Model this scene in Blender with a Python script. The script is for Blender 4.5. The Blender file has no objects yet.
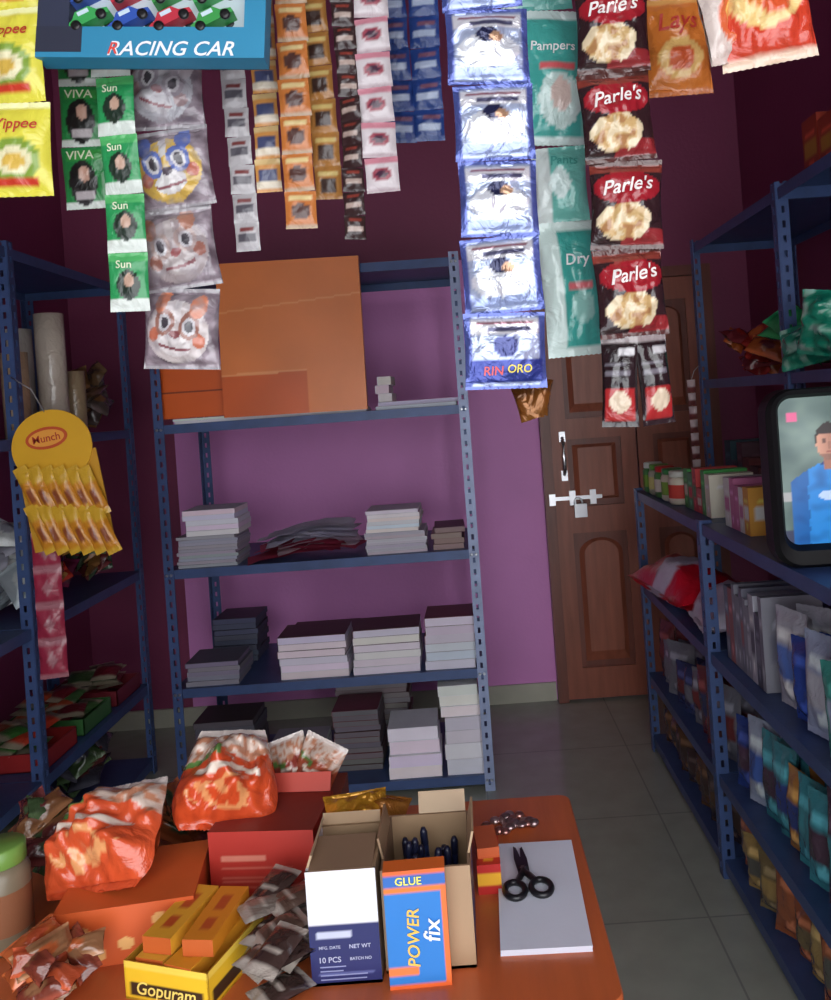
import bpy, math, random
from mathutils import Matrix, Vector, noise
R = random.Random(7)
sc = bpy.context.scene
PI = math.pi

# ------------------------------------------------------------ helpers
def l1(c):
    c = max(0, c)/255.0
    return c/12.92 if c <= 0.04045 else ((c+0.055)/1.055)**2.4
def lin(c): return (l1(c[0]), l1(c[1]), l1(c[2]), 1.0)
def T(x=0, y=0, z=0, rx=0, ry=0, rz=0, s=1.0):
    return (Matrix.Translation((x, y, z)) @ Matrix.Rotation(math.radians(rz), 4, 'Z')
            @ Matrix.Rotation(math.radians(ry), 4, 'Y') @ Matrix.Rotation(math.radians(rx), 4, 'X') @ Matrix.Scale(s, 4))
I4 = Matrix.Identity(4)
MATS = {}
def nd(nt, t, **kw):
    n = nt.nodes.new(t)
    for k, v in kw.items(): setattr(n, k, v)
    return n
def mk(name, rough, metal=0.0, bump=0.0, bscale=30.0, spec=0.5, coat=0.0, var=0.15, vscale=8.0, stretch=None, emit=0.0):
    m = bpy.data.materials.new(name); m.use_nodes = True
    nt = m.node_tree; b = nt.nodes['Principled BSDF']; L = nt.links
    at = nd(nt, 'ShaderNodeAttribute'); at.attribute_name = 'Col'
    tc = nd(nt, 'ShaderNodeTexCoord'); mp = nd(nt, 'ShaderNodeMapping')
    L.new(tc.outputs['Object'], mp.inputs['Vector'])
    if stretch: mp.inputs['Scale'].default_value = stretch
    no = nd(nt, 'ShaderNodeTexNoise'); no.inputs['Scale'].default_value = vscale; no.inputs['Detail'].default_value = 5
    L.new(mp.outputs[0], no.inputs['Vector'])
    mr = nd(nt, 'ShaderNodeMapRange'); mr.inputs['To Min'].default_value = 1-var*1.6; mr.inputs['To Max'].default_value = 1+var*1.2
    L.new(no.outputs['Fac'], mr.inputs['Value'])
    vm = nd(nt, 'ShaderNodeVectorMath', operation='SCALE')
    L.new(at.outputs['Color'], vm.inputs[0]); L.new(mr.outputs[0], vm.inputs['Scale'])
    L.new(vm.outputs[0], b.inputs['Base Color'])
    b.inputs['Roughness'].default_value = rough; b.inputs['Metallic'].default_value = metal
    b.inputs['Specular IOR Level'].default_value = spec
    b.inputs['Coat Weight'].default_value = coat
    if bump:
        n2 = nd(nt, 'ShaderNodeTexNoise'); n2.inputs['Scale'].default_value = bscale; n2.inputs['Detail'].default_value = 4
        n2.inputs['Distortion'].default_value = 0.8
        L.new(mp.outputs[0], n2.inputs['Vector'])
        bp = nd(nt, 'ShaderNodeBump'); bp.inputs['Strength'].default_value = bump; bp.inputs['Distance'].default_value = 0.01
        L.new(n2.outputs['Fac'], bp.inputs['Height']); L.new(bp.outputs[0], b.inputs['Normal'])
    if emit:
        L.new(vm.outputs[0], b.inputs['Emission Color']); b.inputs['Emission Strength'].default_value = emit
    MATS[name] = m
    return m
mk('paper', .8, bump=.05, bscale=60, var=.06)
mk('card', .5, bump=.05, bscale=20, var=.1)
mk('plastic', .3, bump=.5, bscale=26, spec=.6, var=.08)
mk('film', .22, bump=.8, bscale=24, spec=.6, var=.1, coat=.25)
mk('foil', .24, metal=.45, bump=.8, bscale=30, spec=.8, var=.1)
mk('smoothplastic', .35, var=.05)
mk('bezel', .5, spec=.25, var=.05)
mk('metal', .42, metal=.1, bump=.05, bscale=80, var=.25, vscale=12)
mk('steel', .3, metal=.9, var=.1)
mk('wood', .38, bump=.08, bscale=30, var=.3, vscale=6, stretch=(6, 6, .6))
mk('tablewood', .36, bump=.04, bscale=20, var=.22, vscale=5, stretch=(7, .7, 1), coat=.1)
mk('screen', .3, var=.02, emit=.6, spec=.3)

TXT = {}
def textmesh(body, shear=0.0):
    k = (body, shear)
    if k in TXT: return TXT[k]
    cu = bpy.data.curves.new('t', 'FONT'); cu.body = body; cu.shear = shear; cu.resolution_u = 3; cu.offset = 0.012
    ob = bpy.data.objects.new('t', cu); sc.collection.objects.link(ob)
    dg = bpy.context.evaluated_depsgraph_get(); dg.update()
    me = bpy.data.meshes.new_from_object(ob.evaluated_get(dg))
    vs = [v.co.copy() for v in me.vertices]; fs = [tuple(p.vertices) for p in me.polygons]
    bpy.data.objects.remove(ob); bpy.data.meshes.remove(me); bpy.data.curves.remove(cu)
    x0 = min(v.x for v in vs); x1 = max(v.x for v in vs); y0 = min(v.y for v in vs); y1 = max(v.y for v in vs)
    W = x1-x0
    vs = [((v.x-(x0+x1)/2)/W, (v.y-(y0+y1)/2)/W) for v in vs]
    TXT[k] = (vs, fs, (y1-y0)/W)
    return TXT[k]

class MB:
    def __init__(self):
        self.v = []; self.f = []; self.c = []; self.m = []; self.s = []; self.mn = []
    def add(self, vs, fs, cs, mat, M=I4, smooth=False):
        o = len(self.v)
        for p in vs: self.v.append(M @ Vector(p))
        if isinstance(cs, list): self.c.extend([lin(c) for c in cs])
        else:
            l = lin(cs); self.c.extend([l]*len(vs))
        if mat not in self.mn: self.mn.append(mat)
        mi = self.mn.index(mat)
        for f in fs:
            self.f.append(tuple(i+o for i in f)); self.m.append(mi); self.s.append(smooth)
    def box(self, x0, x1, y0, y1, z0, z1, col, mat='card', M=I4):
        vs = [(x0,y0,z0),(x1,y0,z0),(x1,y1,z0),(x0,y1,z0),(x0,y0,z1),(x1,y0,z1),(x1,y1,z1),(x0,y1,z1)]
        fs = [(0,3,2,1),(4,5,6,7),(0,1,5,4),(1,2,6,5),(2,3,7,6),(3,0,4,7)]
        self.add(vs, fs, col, mat, M)
    def panel(self, P, U, Vv, design, mat, nx, ny, M=I4):
        P = Vector(P); U = Vector(U); Vv = Vector(Vv); vs = []; cs = []; fs = []
        for j in range(ny+1):
            for i in range(nx+1):
                vs.append(P+U*(i/nx)+Vv*(j/ny)); cs.append(design(i/nx, j/ny))
        for j in range(ny):
            for i in range(nx):
                a = j*(nx+1)+i; fs.append((a, a+1, a+nx+2, a+nx+1))
        self.add(vs, fs, cs, mat, M)
    def dbox(self, M, sx, sy, sz, cols, mat='card', n=24):
        a, b = sx/2, sy/2
        F = {'front': ((-a,-b,0),(sx,0,0),(0,0,sz)), 'back': ((a,b,0),(-sx,0,0),(0,0,sz)),
             'left': ((-a,b,0),(0,-sy,0),(0,0,sz)), 'right': ((a,-b,0),(0,sy,0),(0,0,sz)),
             'top': ((-a,-b,sz),(sx,0,0),(0,sy,0)), 'bottom': ((-a,b,0),(sx,0,0),(0,-sy,0))}
        d = cols.get('all', (120,120,120))
        for k, (P, U, W) in F.items():
            c = cols.get(k, d)
            if callable(c): self.panel(P, U, W, c, mat, n, n, M)
            else: self.panel(P, U, W, lambda u, v, c=c: c, mat, 1, 1, M)
    def text(self, body, M, width, col, mat='card', shear=0.0, ex=0.0):
        vs, fs, h = textmesh(body, shear)
        self.add([(x*width, 0, y*width) for x, y in vs], fs, col, mat, M)
    def lathe(self, M, prof, cols, mat, seg=24, smooth=True, cap=True):
        vs = []; cs = []; fs = []
        for k, (r, z) in enumerate(prof):
            for i in range(seg):
                a = 2*PI*i/seg; vs.append((r*math.cos(a), r*math.sin(a), z)); cs.append(cols[k] if isinstance(cols, list) else cols)
        for k in range(len(prof)-1):
            for i in range(seg):
                j = (i+1) % seg; fs.append((k*seg+i, k*seg+j, (k+1)*seg+j, (k+1)*seg+i))
        if cap:
            fs.append(tuple(range(seg))[::-1]); fs.append(tuple((len(prof)-1)*seg+i for i in range(seg)))
        self.add(vs, fs, cs, mat, M, smooth)
    def tube(self, pts, r, col, mat, seg=6, M=I4, closed=False):
        pts = [Vector(p) for p in pts]; n = len(pts); vs = []; fs = []
        for k, p in enumerate(pts):
            if closed: t = pts[(k+1) % n]-pts[k-1]
            else: t = pts[min(k+1, n-1)]-pts[max(k-1, 0)]
            t.normalize(); a = t.cross(Vector((0, 0, 1)))
            if a.length < .1: a = t.cross(Vector((0, 1, 0)))
            a.normalize(); b = t.cross(a)
            for i in range(seg):
                q = 2*PI*i/seg; vs.append(p+a*(r*math.cos(q))+b*(r*math.sin(q)))
        for k in range(n if closed else n-1):
            k2 = (k+1) % n
            for i in range(seg):
                j = (i+1) % seg; fs.append((k*seg+i, k*seg+j, k2*seg+j, k2*seg+i))
        if not closed:
            fs.append(tuple(range(seg))); fs.append(tuple((n-1)*seg+i for i in range(seg)))
        self.add(vs, fs, col, mat, M, True)
    def pouch(self, M, w, h, bulge, design, mat='plastic', nx=14, ny=16, texts=(), crimp=.07, wr=.2, back=.6, taper=0.0, rnd=0.0):
        sd = R.random()*100
        def dep(u, v):
            q = min(1, max(0, (v-crimp)/(1-2*crimp)))
            a = max(0, 4*u*(1-u))**.55*max(0, 4*q*(1-q))**.5
            n = noise.noise(Vector((u*3+sd, v*4, sd))) + .5*noise.noise(Vector((u*9+sd, v*9, sd)))
            return bulge*(a*(1+wr*n) + .18*n*min(1, 6*u*(1-u)))
        def px(u, v):
            k = (1-.25*(bulge/w)*math.sin(PI*v))*(1-taper*max(0, v-.35)**1.3)
            if rnd: k *= 1-rnd*(max(0, .3-v)/.3)**2
            return (u-.5)*w*k
        for sgn in (1, -1):
            vs = []; cs = []; fs = []
            for j in range(ny+1):
                for i in range(nx+1):
                    u, v = i/nx, j/ny
                    d = dep(u, v)
                    if i in (0, nx): d = 0.18*bulge*noise.noise(Vector((sd, v*4, sd)))
                    vs.append((px(u, v), -d if sgn == 1 else d*back+.0006, (v-.5)*h+(.006*h*(i % 2) if j in (0, ny) else 0)))
                    cs.append(design(u, v))
            for j in range(ny):
                for i in range(nx):
                    a = j*(nx+1)+i
                    fs.append((a, a+1, a+nx+2, a+nx+1) if sgn == 1 else (a, a+nx+1, a+nx+2, a+1))
            self.add(vs, fs, cs, mat, M, True)
        for t in texts:
            body, cu_, cv_, wf, col = t[:5]; sh = t[5] if len(t) > 5 else 0
            rt = math.radians(t[6]) if len(t) > 6 else 0
            tv, tf, th = textmesh(body, sh); vs = []
            for x, y in tv:
                X = (x*math.cos(rt)-y*math.sin(rt))*wf*w; Z = (x*math.sin(rt)+y*math.cos(rt))*wf*w
                u = cu_+X/w; v = cv_+Z/h
                vs.append((px(u, v), -dep(min(1, max(0, u)), min(1, max(0, v)))-.0016-.03*bulge, (v-.5)*h))
            self.add(vs, tf, col, 'card', M)
    def loft(self, M, secs, col, mat, n=10):
        rings = []
        for (y, w, h, r, cx, cz) in secs:
            ring = []
            for qx, qz, a0 in ((1, 1, 0), (-1, 1, 90), (-1, -1, 180), (1, -1, 270)):
                for i in range(n):
                    a = math.radians(a0+90*i/(n-1))
                    ring.append((cx+qx*(w/2-r)+r*math.cos(a), y, cz+qz*(h/2-r)+r*math.sin(a)))
            rings.append(ring)
        N = 4*n; vs = [p for r_ in rings for p in r_]; fs = []
        for k in range(len(rings)-1):
            for i in range(N):
                j = (i+1) % N; fs.append((k*N+i, k*N+j, (k+1)*N+j, (k+1)*N+i))
        fs.append(tuple((len(rings)-1)*N+i for i in range(N)))
        self.add(vs, fs, col, mat, M, False)
    def build(self, name, bevel=0):
        me = bpy.data.meshes.new(name)
        c = Vector((0, 0, 0))
        if self.v:
            lo = Vector([min(p[i] for p in self.v) for i in range(3)]); hi = Vector([max(p[i] for p in self.v) for i in range(3)])
            c = Vector(((lo.x+hi.x)/2, (lo.y+hi.y)/2, lo.z))
        me.from_pydata([p-c for p in self.v], [], self.f)
        at = me.color_attributes.new('Col', 'FLOAT_COLOR', 'POINT')
        at.data.foreach_set('color', [x for q in self.c for x in q])
        for m in self.mn: me.materials.append(MATS[m])
        me.polygons.foreach_set('material_index', self.m); me.polygons.foreach_set('use_smooth', self.s)
        me.update()
        ob = bpy.data.objects.new(name, me); ob.location = c; sc.collection.objects.link(ob)
        return ob

# ------------------------------------------------------------ room
XL, XR, YB, YF, ZC = -1.9, 1.46, 4.2, -0.7, 3.55
def simple_mat(name, fn):
    m = bpy.data.materials.new(name); m.use_nodes = True; fn(m.node_tree, m.node_tree.nodes['Principled BSDF']); MATS[name] = m
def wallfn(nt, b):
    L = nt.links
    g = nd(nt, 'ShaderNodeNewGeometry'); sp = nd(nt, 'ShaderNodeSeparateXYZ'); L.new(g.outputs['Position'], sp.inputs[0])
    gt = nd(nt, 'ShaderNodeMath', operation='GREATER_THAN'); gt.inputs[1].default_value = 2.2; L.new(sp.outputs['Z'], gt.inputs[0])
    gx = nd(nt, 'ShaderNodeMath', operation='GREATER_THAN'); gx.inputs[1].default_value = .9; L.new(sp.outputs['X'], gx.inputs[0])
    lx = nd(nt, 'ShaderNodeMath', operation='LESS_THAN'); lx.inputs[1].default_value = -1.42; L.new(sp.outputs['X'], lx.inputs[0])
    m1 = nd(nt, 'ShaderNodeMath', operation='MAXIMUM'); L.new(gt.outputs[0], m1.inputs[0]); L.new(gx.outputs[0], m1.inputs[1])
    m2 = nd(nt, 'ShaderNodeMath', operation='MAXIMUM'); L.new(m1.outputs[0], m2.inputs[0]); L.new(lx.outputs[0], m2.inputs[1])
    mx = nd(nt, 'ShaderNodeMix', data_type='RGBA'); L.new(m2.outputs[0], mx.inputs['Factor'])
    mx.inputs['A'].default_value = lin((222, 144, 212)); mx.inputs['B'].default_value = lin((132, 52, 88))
    no = nd(nt, 'ShaderNodeTexNoise'); no.inputs['Scale'].default_value = 1.6; no.inputs['Detail'].default_value = 6
    L.new(g.outputs['Position'], no.inputs['Vector'])
    mr = nd(nt, 'ShaderNodeMapRange'); mr.inputs['To Min'].default_value = .82; mr.inputs['To Max'].default_value = 1.15
    L.new(no.outputs['Fac'], mr.inputs['Value'])
    vm = nd(nt, 'ShaderNodeVectorMath', operation='SCALE'); L.new(mx.outputs['Result'], vm.inputs[0]); L.new(mr.outputs[0], vm.inputs['Scale'])
    L.new(vm.outputs[0], b.inputs['Base Color']); b.inputs['Roughness'].default_value = .55
    n2 = nd(nt, 'ShaderNodeTexNoise'); n2.inputs['Scale'].default_value = 60; L.new(g.outputs['Position'], n2.inputs['Vector'])
    bp = nd(nt, 'ShaderNodeBump'); bp.inputs['Strength'].default_value = .12; bp.inputs['Distance'].default_value = .01
    L.new(n2.outputs['Fac'], bp.inputs['Height']); L.new(bp.outputs[0], b.inputs['Normal'])
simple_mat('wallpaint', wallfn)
def floorfn(nt, b):
    L = nt.links
    g = nd(nt, 'ShaderNodeNewGeometry')
    br = nd(nt, 'ShaderNodeTexBrick'); br.offset = 0; br.inputs['Scale'].default_value = 1.0
    br.inputs['Brick Width'].default_value = .6; br.inputs['Row Height'].default_value = .6; br.inputs['Mortar Size'].default_value = .003
    br.inputs['Color1'].default_value = lin((162, 166, 154)); br.inputs['Color2'].default_value = lin((158, 162, 150)); br.inputs['Mortar'].default_value = lin((136, 138, 132))
    L.new(g.outputs['Position'], br.inputs['Vector'])
    no = nd(nt, 'ShaderNodeTexNoise'); no.inputs['Scale'].default_value = 9; no.inputs['Detail'].default_value = 8
    L.new(g.outputs['Position'], no.inputs['Vector'])
    mr = nd(nt, 'ShaderNodeMapRange'); mr.inputs['To Min'].default_value = .8; mr.inputs['To Max'].default_value = 1.15
    L.new(no.outputs['Fac'], mr.inputs['Value'])
    vm = nd(nt, 'ShaderNodeVectorMath', operation='SCALE'); L.new(br.outputs['Color'], vm.inputs[0]); L.new(mr.outputs[0], vm.inputs['Scale'])
    L.new(vm.outputs[0], b.inputs['Base Color']); b.inputs['Roughness'].default_value = .18
simple_mat('floortile', floorfn)
def ceilfn(nt, b):
    no = nd(nt, 'ShaderNodeTexNoise'); no.inputs['Scale'].default_value = 3
    cr = nd(nt, 'ShaderNodeValToRGB'); cr.color_ramp.elements[0].color = lin((90, 70, 80)); cr.color_ramp.elements[1].color = lin((112, 94, 102))
    nt.links.new(no.outputs['Fac'], cr.inputs[0]); nt.links.new(cr.outputs[0], b.inputs['Base Color']); b.inputs['Roughness'].default_value = .8
simple_mat('ceilpaint', ceilfn)
def slab(name, parts, mat):
    mb = MB(); mb.mn.append(mat)
    for a in parts: mb.box(*a, (128, 128, 128), mat)
    return mb.build(name)
slab('floor', [(XL-.1, XR+.1, YF-.1, YB+.1, -.1, 0)], 'floortile')
slab('ceiling', [(XL-.1, XR+.1, YF-.1, YB+.1, ZC, ZC+.1)], 'ceilpaint')
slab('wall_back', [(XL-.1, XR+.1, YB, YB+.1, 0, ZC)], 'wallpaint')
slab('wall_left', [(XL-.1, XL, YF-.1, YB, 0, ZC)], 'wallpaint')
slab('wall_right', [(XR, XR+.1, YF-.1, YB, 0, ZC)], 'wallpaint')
slab('added_shade_wall', [(XL, -1.15, YF-.1, YF, 0, ZC), (-1.15, XR, YF-.1, YF, 2.75, ZC)], 'wallpaint')  # unseen front wall piece and lintel, added to darken the left and top
mb = MB(); mb.box(XL, .375, YB-.012, YB, 0, .09, (180, 178, 162), 'card'); mb.build('baseboard_back')

# door -----------------------------------------------------------------
mb = MB(); DB = (150, 84, 64); DD = (118, 62, 48)
x0, x1, zt = .40, 1.24, 2.04
YD = YB-.002
mb.box(x0-.02, x0+.03, YD-.06, YD, 0.001, zt+.05, DD, 'wood'); mb.box(x1-.03, x1+.02, YD-.06, YD, 0.001, zt+.05, DD, 'wood')
mb.box(x0+.03, x1-.03, YD-.06, YD, zt, zt+.05, DD, 'wood')
for (a, b) in ((x0+.032, .845), (.853, x1-.032)):
    mb.box(a, b, YD-.028, YD-.004, .01, zt-.002, DD, 'wood')
    w = .075
    mb.box(a, a+w, YD-.042, YD-.028, .01, zt-.002, DB, 'wood'); mb.box(b-w, b, YD-.042, YD-.028, .01, zt-.002, DB, 'wood')
    for z0_, z1_ in ((.01, .16), (.82, .95), (1.28, 1.38), (zt-.11, zt-.002)):
        mb.box(a+w, b-w, YD-.042, YD-.028, z0_, z1_, DB, 'wood')
    for z0_, z1_, arch in ((.16, .82, 1), (.95, 1.28, 0), (1.38, zt-.11, 1)):
        cx = (a+b)/2; hw = (b-a)/2-w-.025; za = z0_+.03; zb = z1_-.03-(hw*.7 if arch else 0)
        ring = [(cx-hw, za), (cx+hw, za)]
        if arch: ring += [(cx+hw*math.cos(t), zb+hw*.7*math.sin(t)) for t in [PI*i/12 for i in range(13)]]
        else: ring += [(cx+hw, zb), (cx-hw, zb)]
        n = len(ring); zc = sum(p[1] for p in ring)/n
        vs = [(p[0], YD-.028, p[1]) for p in ring]+[(cx+(p[0]-cx)*.78, YD-.046, zc+(p[1]-zc)*.9) for p in ring]
        fs = [(i, (i+1) % n, n+(i+1) % n, n+i) for i in range(n)]+[tuple(range(n, 2*n))]
        mb.add(vs, fs, (156, 88, 66), 'wood')
ST = (215, 215, 220)
mb.box(.425, .66, YD-.052, YD-.043, .985, 1.003, ST, 'steel')
mb.box(.40, .43, YD-.07, YD-.058, .965, 1.02, ST, 'steel')
mb.box(.50, .53, YD-.058, YD-.04, .96, 1.03, ST, 'steel'); mb.box(.60, .63, YD-.058, YD-.04, .96, 1.03, ST, 'steel')
mb.box(.52, .58, YD-.07, YD-.05, .90, .965, (190, 190, 195), 'steel')
mb.tube([(.54+.02*math.cos(PI*i/8), YD-.06, .965+.03*math.sin(PI*i/8)) for i in range(9)], .005, ST, 'steel', 6)
mb.tube([(.485, YD-.045, 1.11), (.485, YD-.075, 1.13), (.485, YD-.08, 1.2), (.485, YD-.075, 1.27), (.485, YD-.045, 1.29)], .008, ST, 'steel', 8)
mb.box(.47, .50, YD-.048, YD-.042, 1.08, 1.13, ST, 'steel'); mb.box(.47, .50, YD-.048, YD-.042, 1.27, 1.32, ST, 'steel')
mb.build('door_1')

# ------------------------------------------------------------ racks
BL = (58, 80, 126); BL_LIT = (140, 154, 188)  # paler second blue: light caught by the front right post, put into its colour
def flange(mb, x, y, z0, z1, ax, d, col):
    t = .0025
    def bx(a, b, c0, c1):
        a, b = sorted((a*d, b*d))
        if ax == 'x': mb.box(x+a, x+b, y-t, y+t, c0, c1, col, 'metal')
        else: mb.box(x-t, x+t, y+a, y+b, c0, c1, col, 'metal')
    bx(0, .013, z0, z1); bx(.023, .036, z0, z1)
    z = z0
    while z < z1:
        bx(.013, .023, z, min(z+.024, z1)); z += .045
def rack(name, x0, x1, y0, y1, h, shelves, cols=(BL, BL, BL, BL), ys=None, lip=.035):
    mb = MB(); ys = ys or [y0, y1]
    for yi, y in enumerate(ys):
        for xi, x in enumerate((x0, x1)):
            dx = 1 if xi == 0 else -1; dy = 1 if yi < len(ys)-1 else -1
            c = cols[xi+(0 if yi == 0 else 2)]
            flange(mb, x, y, 0, h, 'x', dx, c); flange(mb, x, y, 0, h, 'y', dy, c)
    e = .004
    for z in shelves:
        for k in range(len(ys)-1):
            a, b = ys[k]+e, ys[k+1]-e
            mb.box(x0+e, x1-e, a, b, z-.002, z, BL, 'metal')
            mb.box(x0+e, x1-e, a, a+.002, z-lip, z-.002, BL, 'metal'); mb.box(x0+e, x1-e, b-.002, b, z-lip, z-.002, BL, 'metal')
            mb.box(x0+e, x0+e+.002, a, b, z-lip, z-.002, BL, 'metal'); mb.box(x1-e-.002, x1-e, a, b, z-lip, z-.002, BL, 'metal')
            mb.box(x0+e, x1-e, a+.002, a+.014, z-lip, z-lip+.002, BL, 'metal')
        for y in (ys[0],):
            for x, d in ((x0, 1), (x1, -1)):
                for q in (.010, .026):
                    mb.lathe(T(x+d*q, y-.003, z-.018, 90), [(.006, 0), (.006, .004), (.003, .006)], (200, 205, 215), 'steel', 6, False)
    return mb.build(name)
rack('metal_shelf_rack', -1.18, .03, 3.27, 3.85, 2.08, [.06, .47, .93, 1.49, 2.06], cols=(BL, BL_LIT, BL, BL))
rack('metal_shelf_rack', -1.85, -1.42, 1.75, 3.68, 2.12, [.06, .38, .87, 1.48, 2.1], ys=[1.75, 2.73, 3.68])
rack('metal_shelf_rack', 1.0, 1.42, 1.63, 3.53, 2.1, [.06, .6, 1.07, 1.52, 2.08], ys=[1.63, 2.58, 3.53])
rack('metal_shelf_rack', .70, .985, .9, 3.55, 1.09, [.06, .32, .69, 1.08], ys=[.9, 1.63, 2.58, 3.55])

# ------------------------------------------------------------ notebooks
def stack(name, x0, x1, y0, z0, h, covers, t=.022, dep=.2, jit=.006, page=(208, 206, 216)):
    mb = MB(); n = max(1, int(round(h/t))); t = h/n
    for i in range(n):
        jx = R.uniform(-jit, jit); jy = R.uniform(-jit, jit); rz = R.uniform(-1.6, 1.6)
        cx, cy = (x0+x1)/2+jx, y0+dep/2+jy; w = (x1-x0)/2-.008; d = dep/2
        M = T(cx, cy, z0+i*t, rz=rz); c = covers[i % len(covers)]
        if i == n-1: c = covers[-1]
        p = tuple(min(255, int(k*R.uniform(.93, 1.03))) for k in page)
        mb.box(-w+.0005, w-.0005, -d+.0005, d-.0005, .0009, t-.0012, p, 'paper', M)
        mb.box(-w, w, -d, d, 0, .0008, c, 'card', M); mb.box(-w, w, -d, d, t-.0011, t-.0003, c, 'card', M)
        mb.box(-w-.0005, -w+.002, -d, d, .001, t-.001, c, 'card', M)
    return mb.build(name)
G1 = (150, 148, 160); G2 = (180, 180, 192); DK = (88, 50, 52); WH = (220, 218, 226); MR = (120, 60, 72)
y = 3.3
stack('notebook_stack', -1.14, -.895, y, .93, .12, [G1, G2, (160, 155, 170)], t=.012, page=(170, 168, 180))
stack('notebook_stack', -1.11, -.89, y+.005, 1.0505, .10, [WH, WH], t=.02, page=(236, 234, 240))
stack('notebook_stack', -.41, -.16, y, .93, .085, [G1, WH, G2], t=.012, page=(190, 188, 198))
stack('notebook_stack', -.40, -.18, y, 1.0155, .085, [WH, WH], t=.014, page=(230, 228, 236))
stack('notebook_stack', -.15, -.015, y+.02, .93, .085, [(140, 110, 100), DK], page=(150, 130, 130))
stack('notebook_stack', -1.14, -.92, y, .47, .09, [G1, (90, 90, 105)], page=(130, 128, 145), t=.018)
stack('notebook_stack', -.78, -.50, y, .47, .165, [WH, WH, G2, DK], t=.0275, page=(232, 228, 236))
stack('notebook_stack', -.49, -.215, y, .47, .17, [WH, WH, G2, DK], t=.028, page=(226, 222, 232))
stack('notebook_stack', -.205, .005, y, .47, .20, [WH, G2, G2, MR], t=.033, page=(216, 212, 224))
stack('notebook_stack', -.84, -.61, y, .06, .15, [WH, G1], page=(200, 198, 210))
stack('notebook_stack', -.60, -.40, y+.1, .06, .24, [DK, (60, 55, 60), MR], page=(110, 105, 110))
stack('notebook_stack', -.385, -.165, y-.01, .06, .09, [(240, 240, 245)], page=(242, 242, 248), t=.045)
stack('notebook_stack', -.38, -.17, y, .1505, .10, [(235, 235, 245)], page=(242, 242, 248), t=.05)
stack('notebook_stack', -.155, .012, y-.01, .06, .12, [WH], t=.06, page=(234, 234, 240))
stack('notebook_stack', -.155, .012, y, .1805, .10, [G2, WH], t=.05, page=(220, 220, 230))
stack('notebook_stack', -.17, .0, y+.01, .281, .12, [(240, 240, 245)], t=.04, page=(240, 240, 246))
stack('notebook_stack', -.62, -.30, y+.32, .06, .27, [(100, 95, 100), DK], page=(130, 125, 130))
stack('notebook_stack', -.80, -.5, y+.3, .47, .10, [DK], page=(120, 115, 120))
stack('notebook_stack', -1.13, -.88, y+.02, .06, .26, [(50, 46, 60), (60, 50, 50)], page=(84, 80, 90))
stack('notebook_stack', -1.12, -.92, y+.3, .47, .18, [(40, 44, 66), (50, 46, 60)], page=(80, 84, 104))
stack('notebook_stack', -.33, .0, y, 1.49, .03, [(150, 140, 160), WH], t=.012)
stack('notebook_stack', -1.12, -.36, y+.0, 1.49, .02, [WH], t=.01, page=(230, 228, 235))
stack('notebook_stack', -.33, -.26, y+.03, 1.5205, .10, [WH], t=.03, page=(220, 216, 226))
# loose papers pile
mb = MB()
for i in range(18):
    M = T(-.655+R.uniform(-.05, .05)+.002*i, 3.42+R.uniform(-.04, .03), .944+.006*i, rz=R.uniform(-16, 16), ry=R.uniform(-5, 0))
    col = (222, 218, 234)
    if i < 8: col = [(170, 45, 80), (220, 200, 215), (180, 60, 90)][i % 3]
    vs = []; fs = []
    for a in range(9):
        for b in range(5):
            xx = (a/8-.5)*(.36-.006*i); yy = (b/4-.5)*.2
            vs.append((xx, yy, .018*math.sin(a/8*PI)+.010*noise.noise(Vector((a*.5, b*.5, i)))))
    for a in range(8):
        for b in range(4): q = a*5+b; fs.append((q, q+5, q+6, q+1))
    mb.add(vs, fs, col, 'paper', M, True)
mb.build('loose_paper_pile')
# orange chart-paper pack
mb = MB()
OR = (230, 130, 64)
def ordes(u, v):
    n = noise.noise(Vector((u*3, v*3, 4)))
    k = 1+.06*n
    c = OR
    if v < .27+.02*u and u < .6: c = (212, 94, 30)
    if abs(v-.27-.02*u) < .008 and u < .6: c = (240, 160, 100)
    if abs(v-.68-.08*u) < .005: c = (240, 160, 96)
    return tuple(min(255, int(q*k)) for q in c)
mb.dbox(T(-.625, 3.243, 1.50, ry=0.5), .545, .03, .585, {'all': OR, 'front': ordes}, 'smoothplastic', 100)
mb.build('orange_chart_paper_pack')
mb = MB()
mb.dbox(T(-.985, 3.42, 1.512), .38, .22, .20, {'all': (220, 96, 30), 'top': (240, 130, 50)}, 'smoothplastic')
mb.box(-1.175, -.80, 3.304, 3.309, 1.61, 1.616, (150, 60, 20))
mb.build('orange_storage_box')

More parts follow.
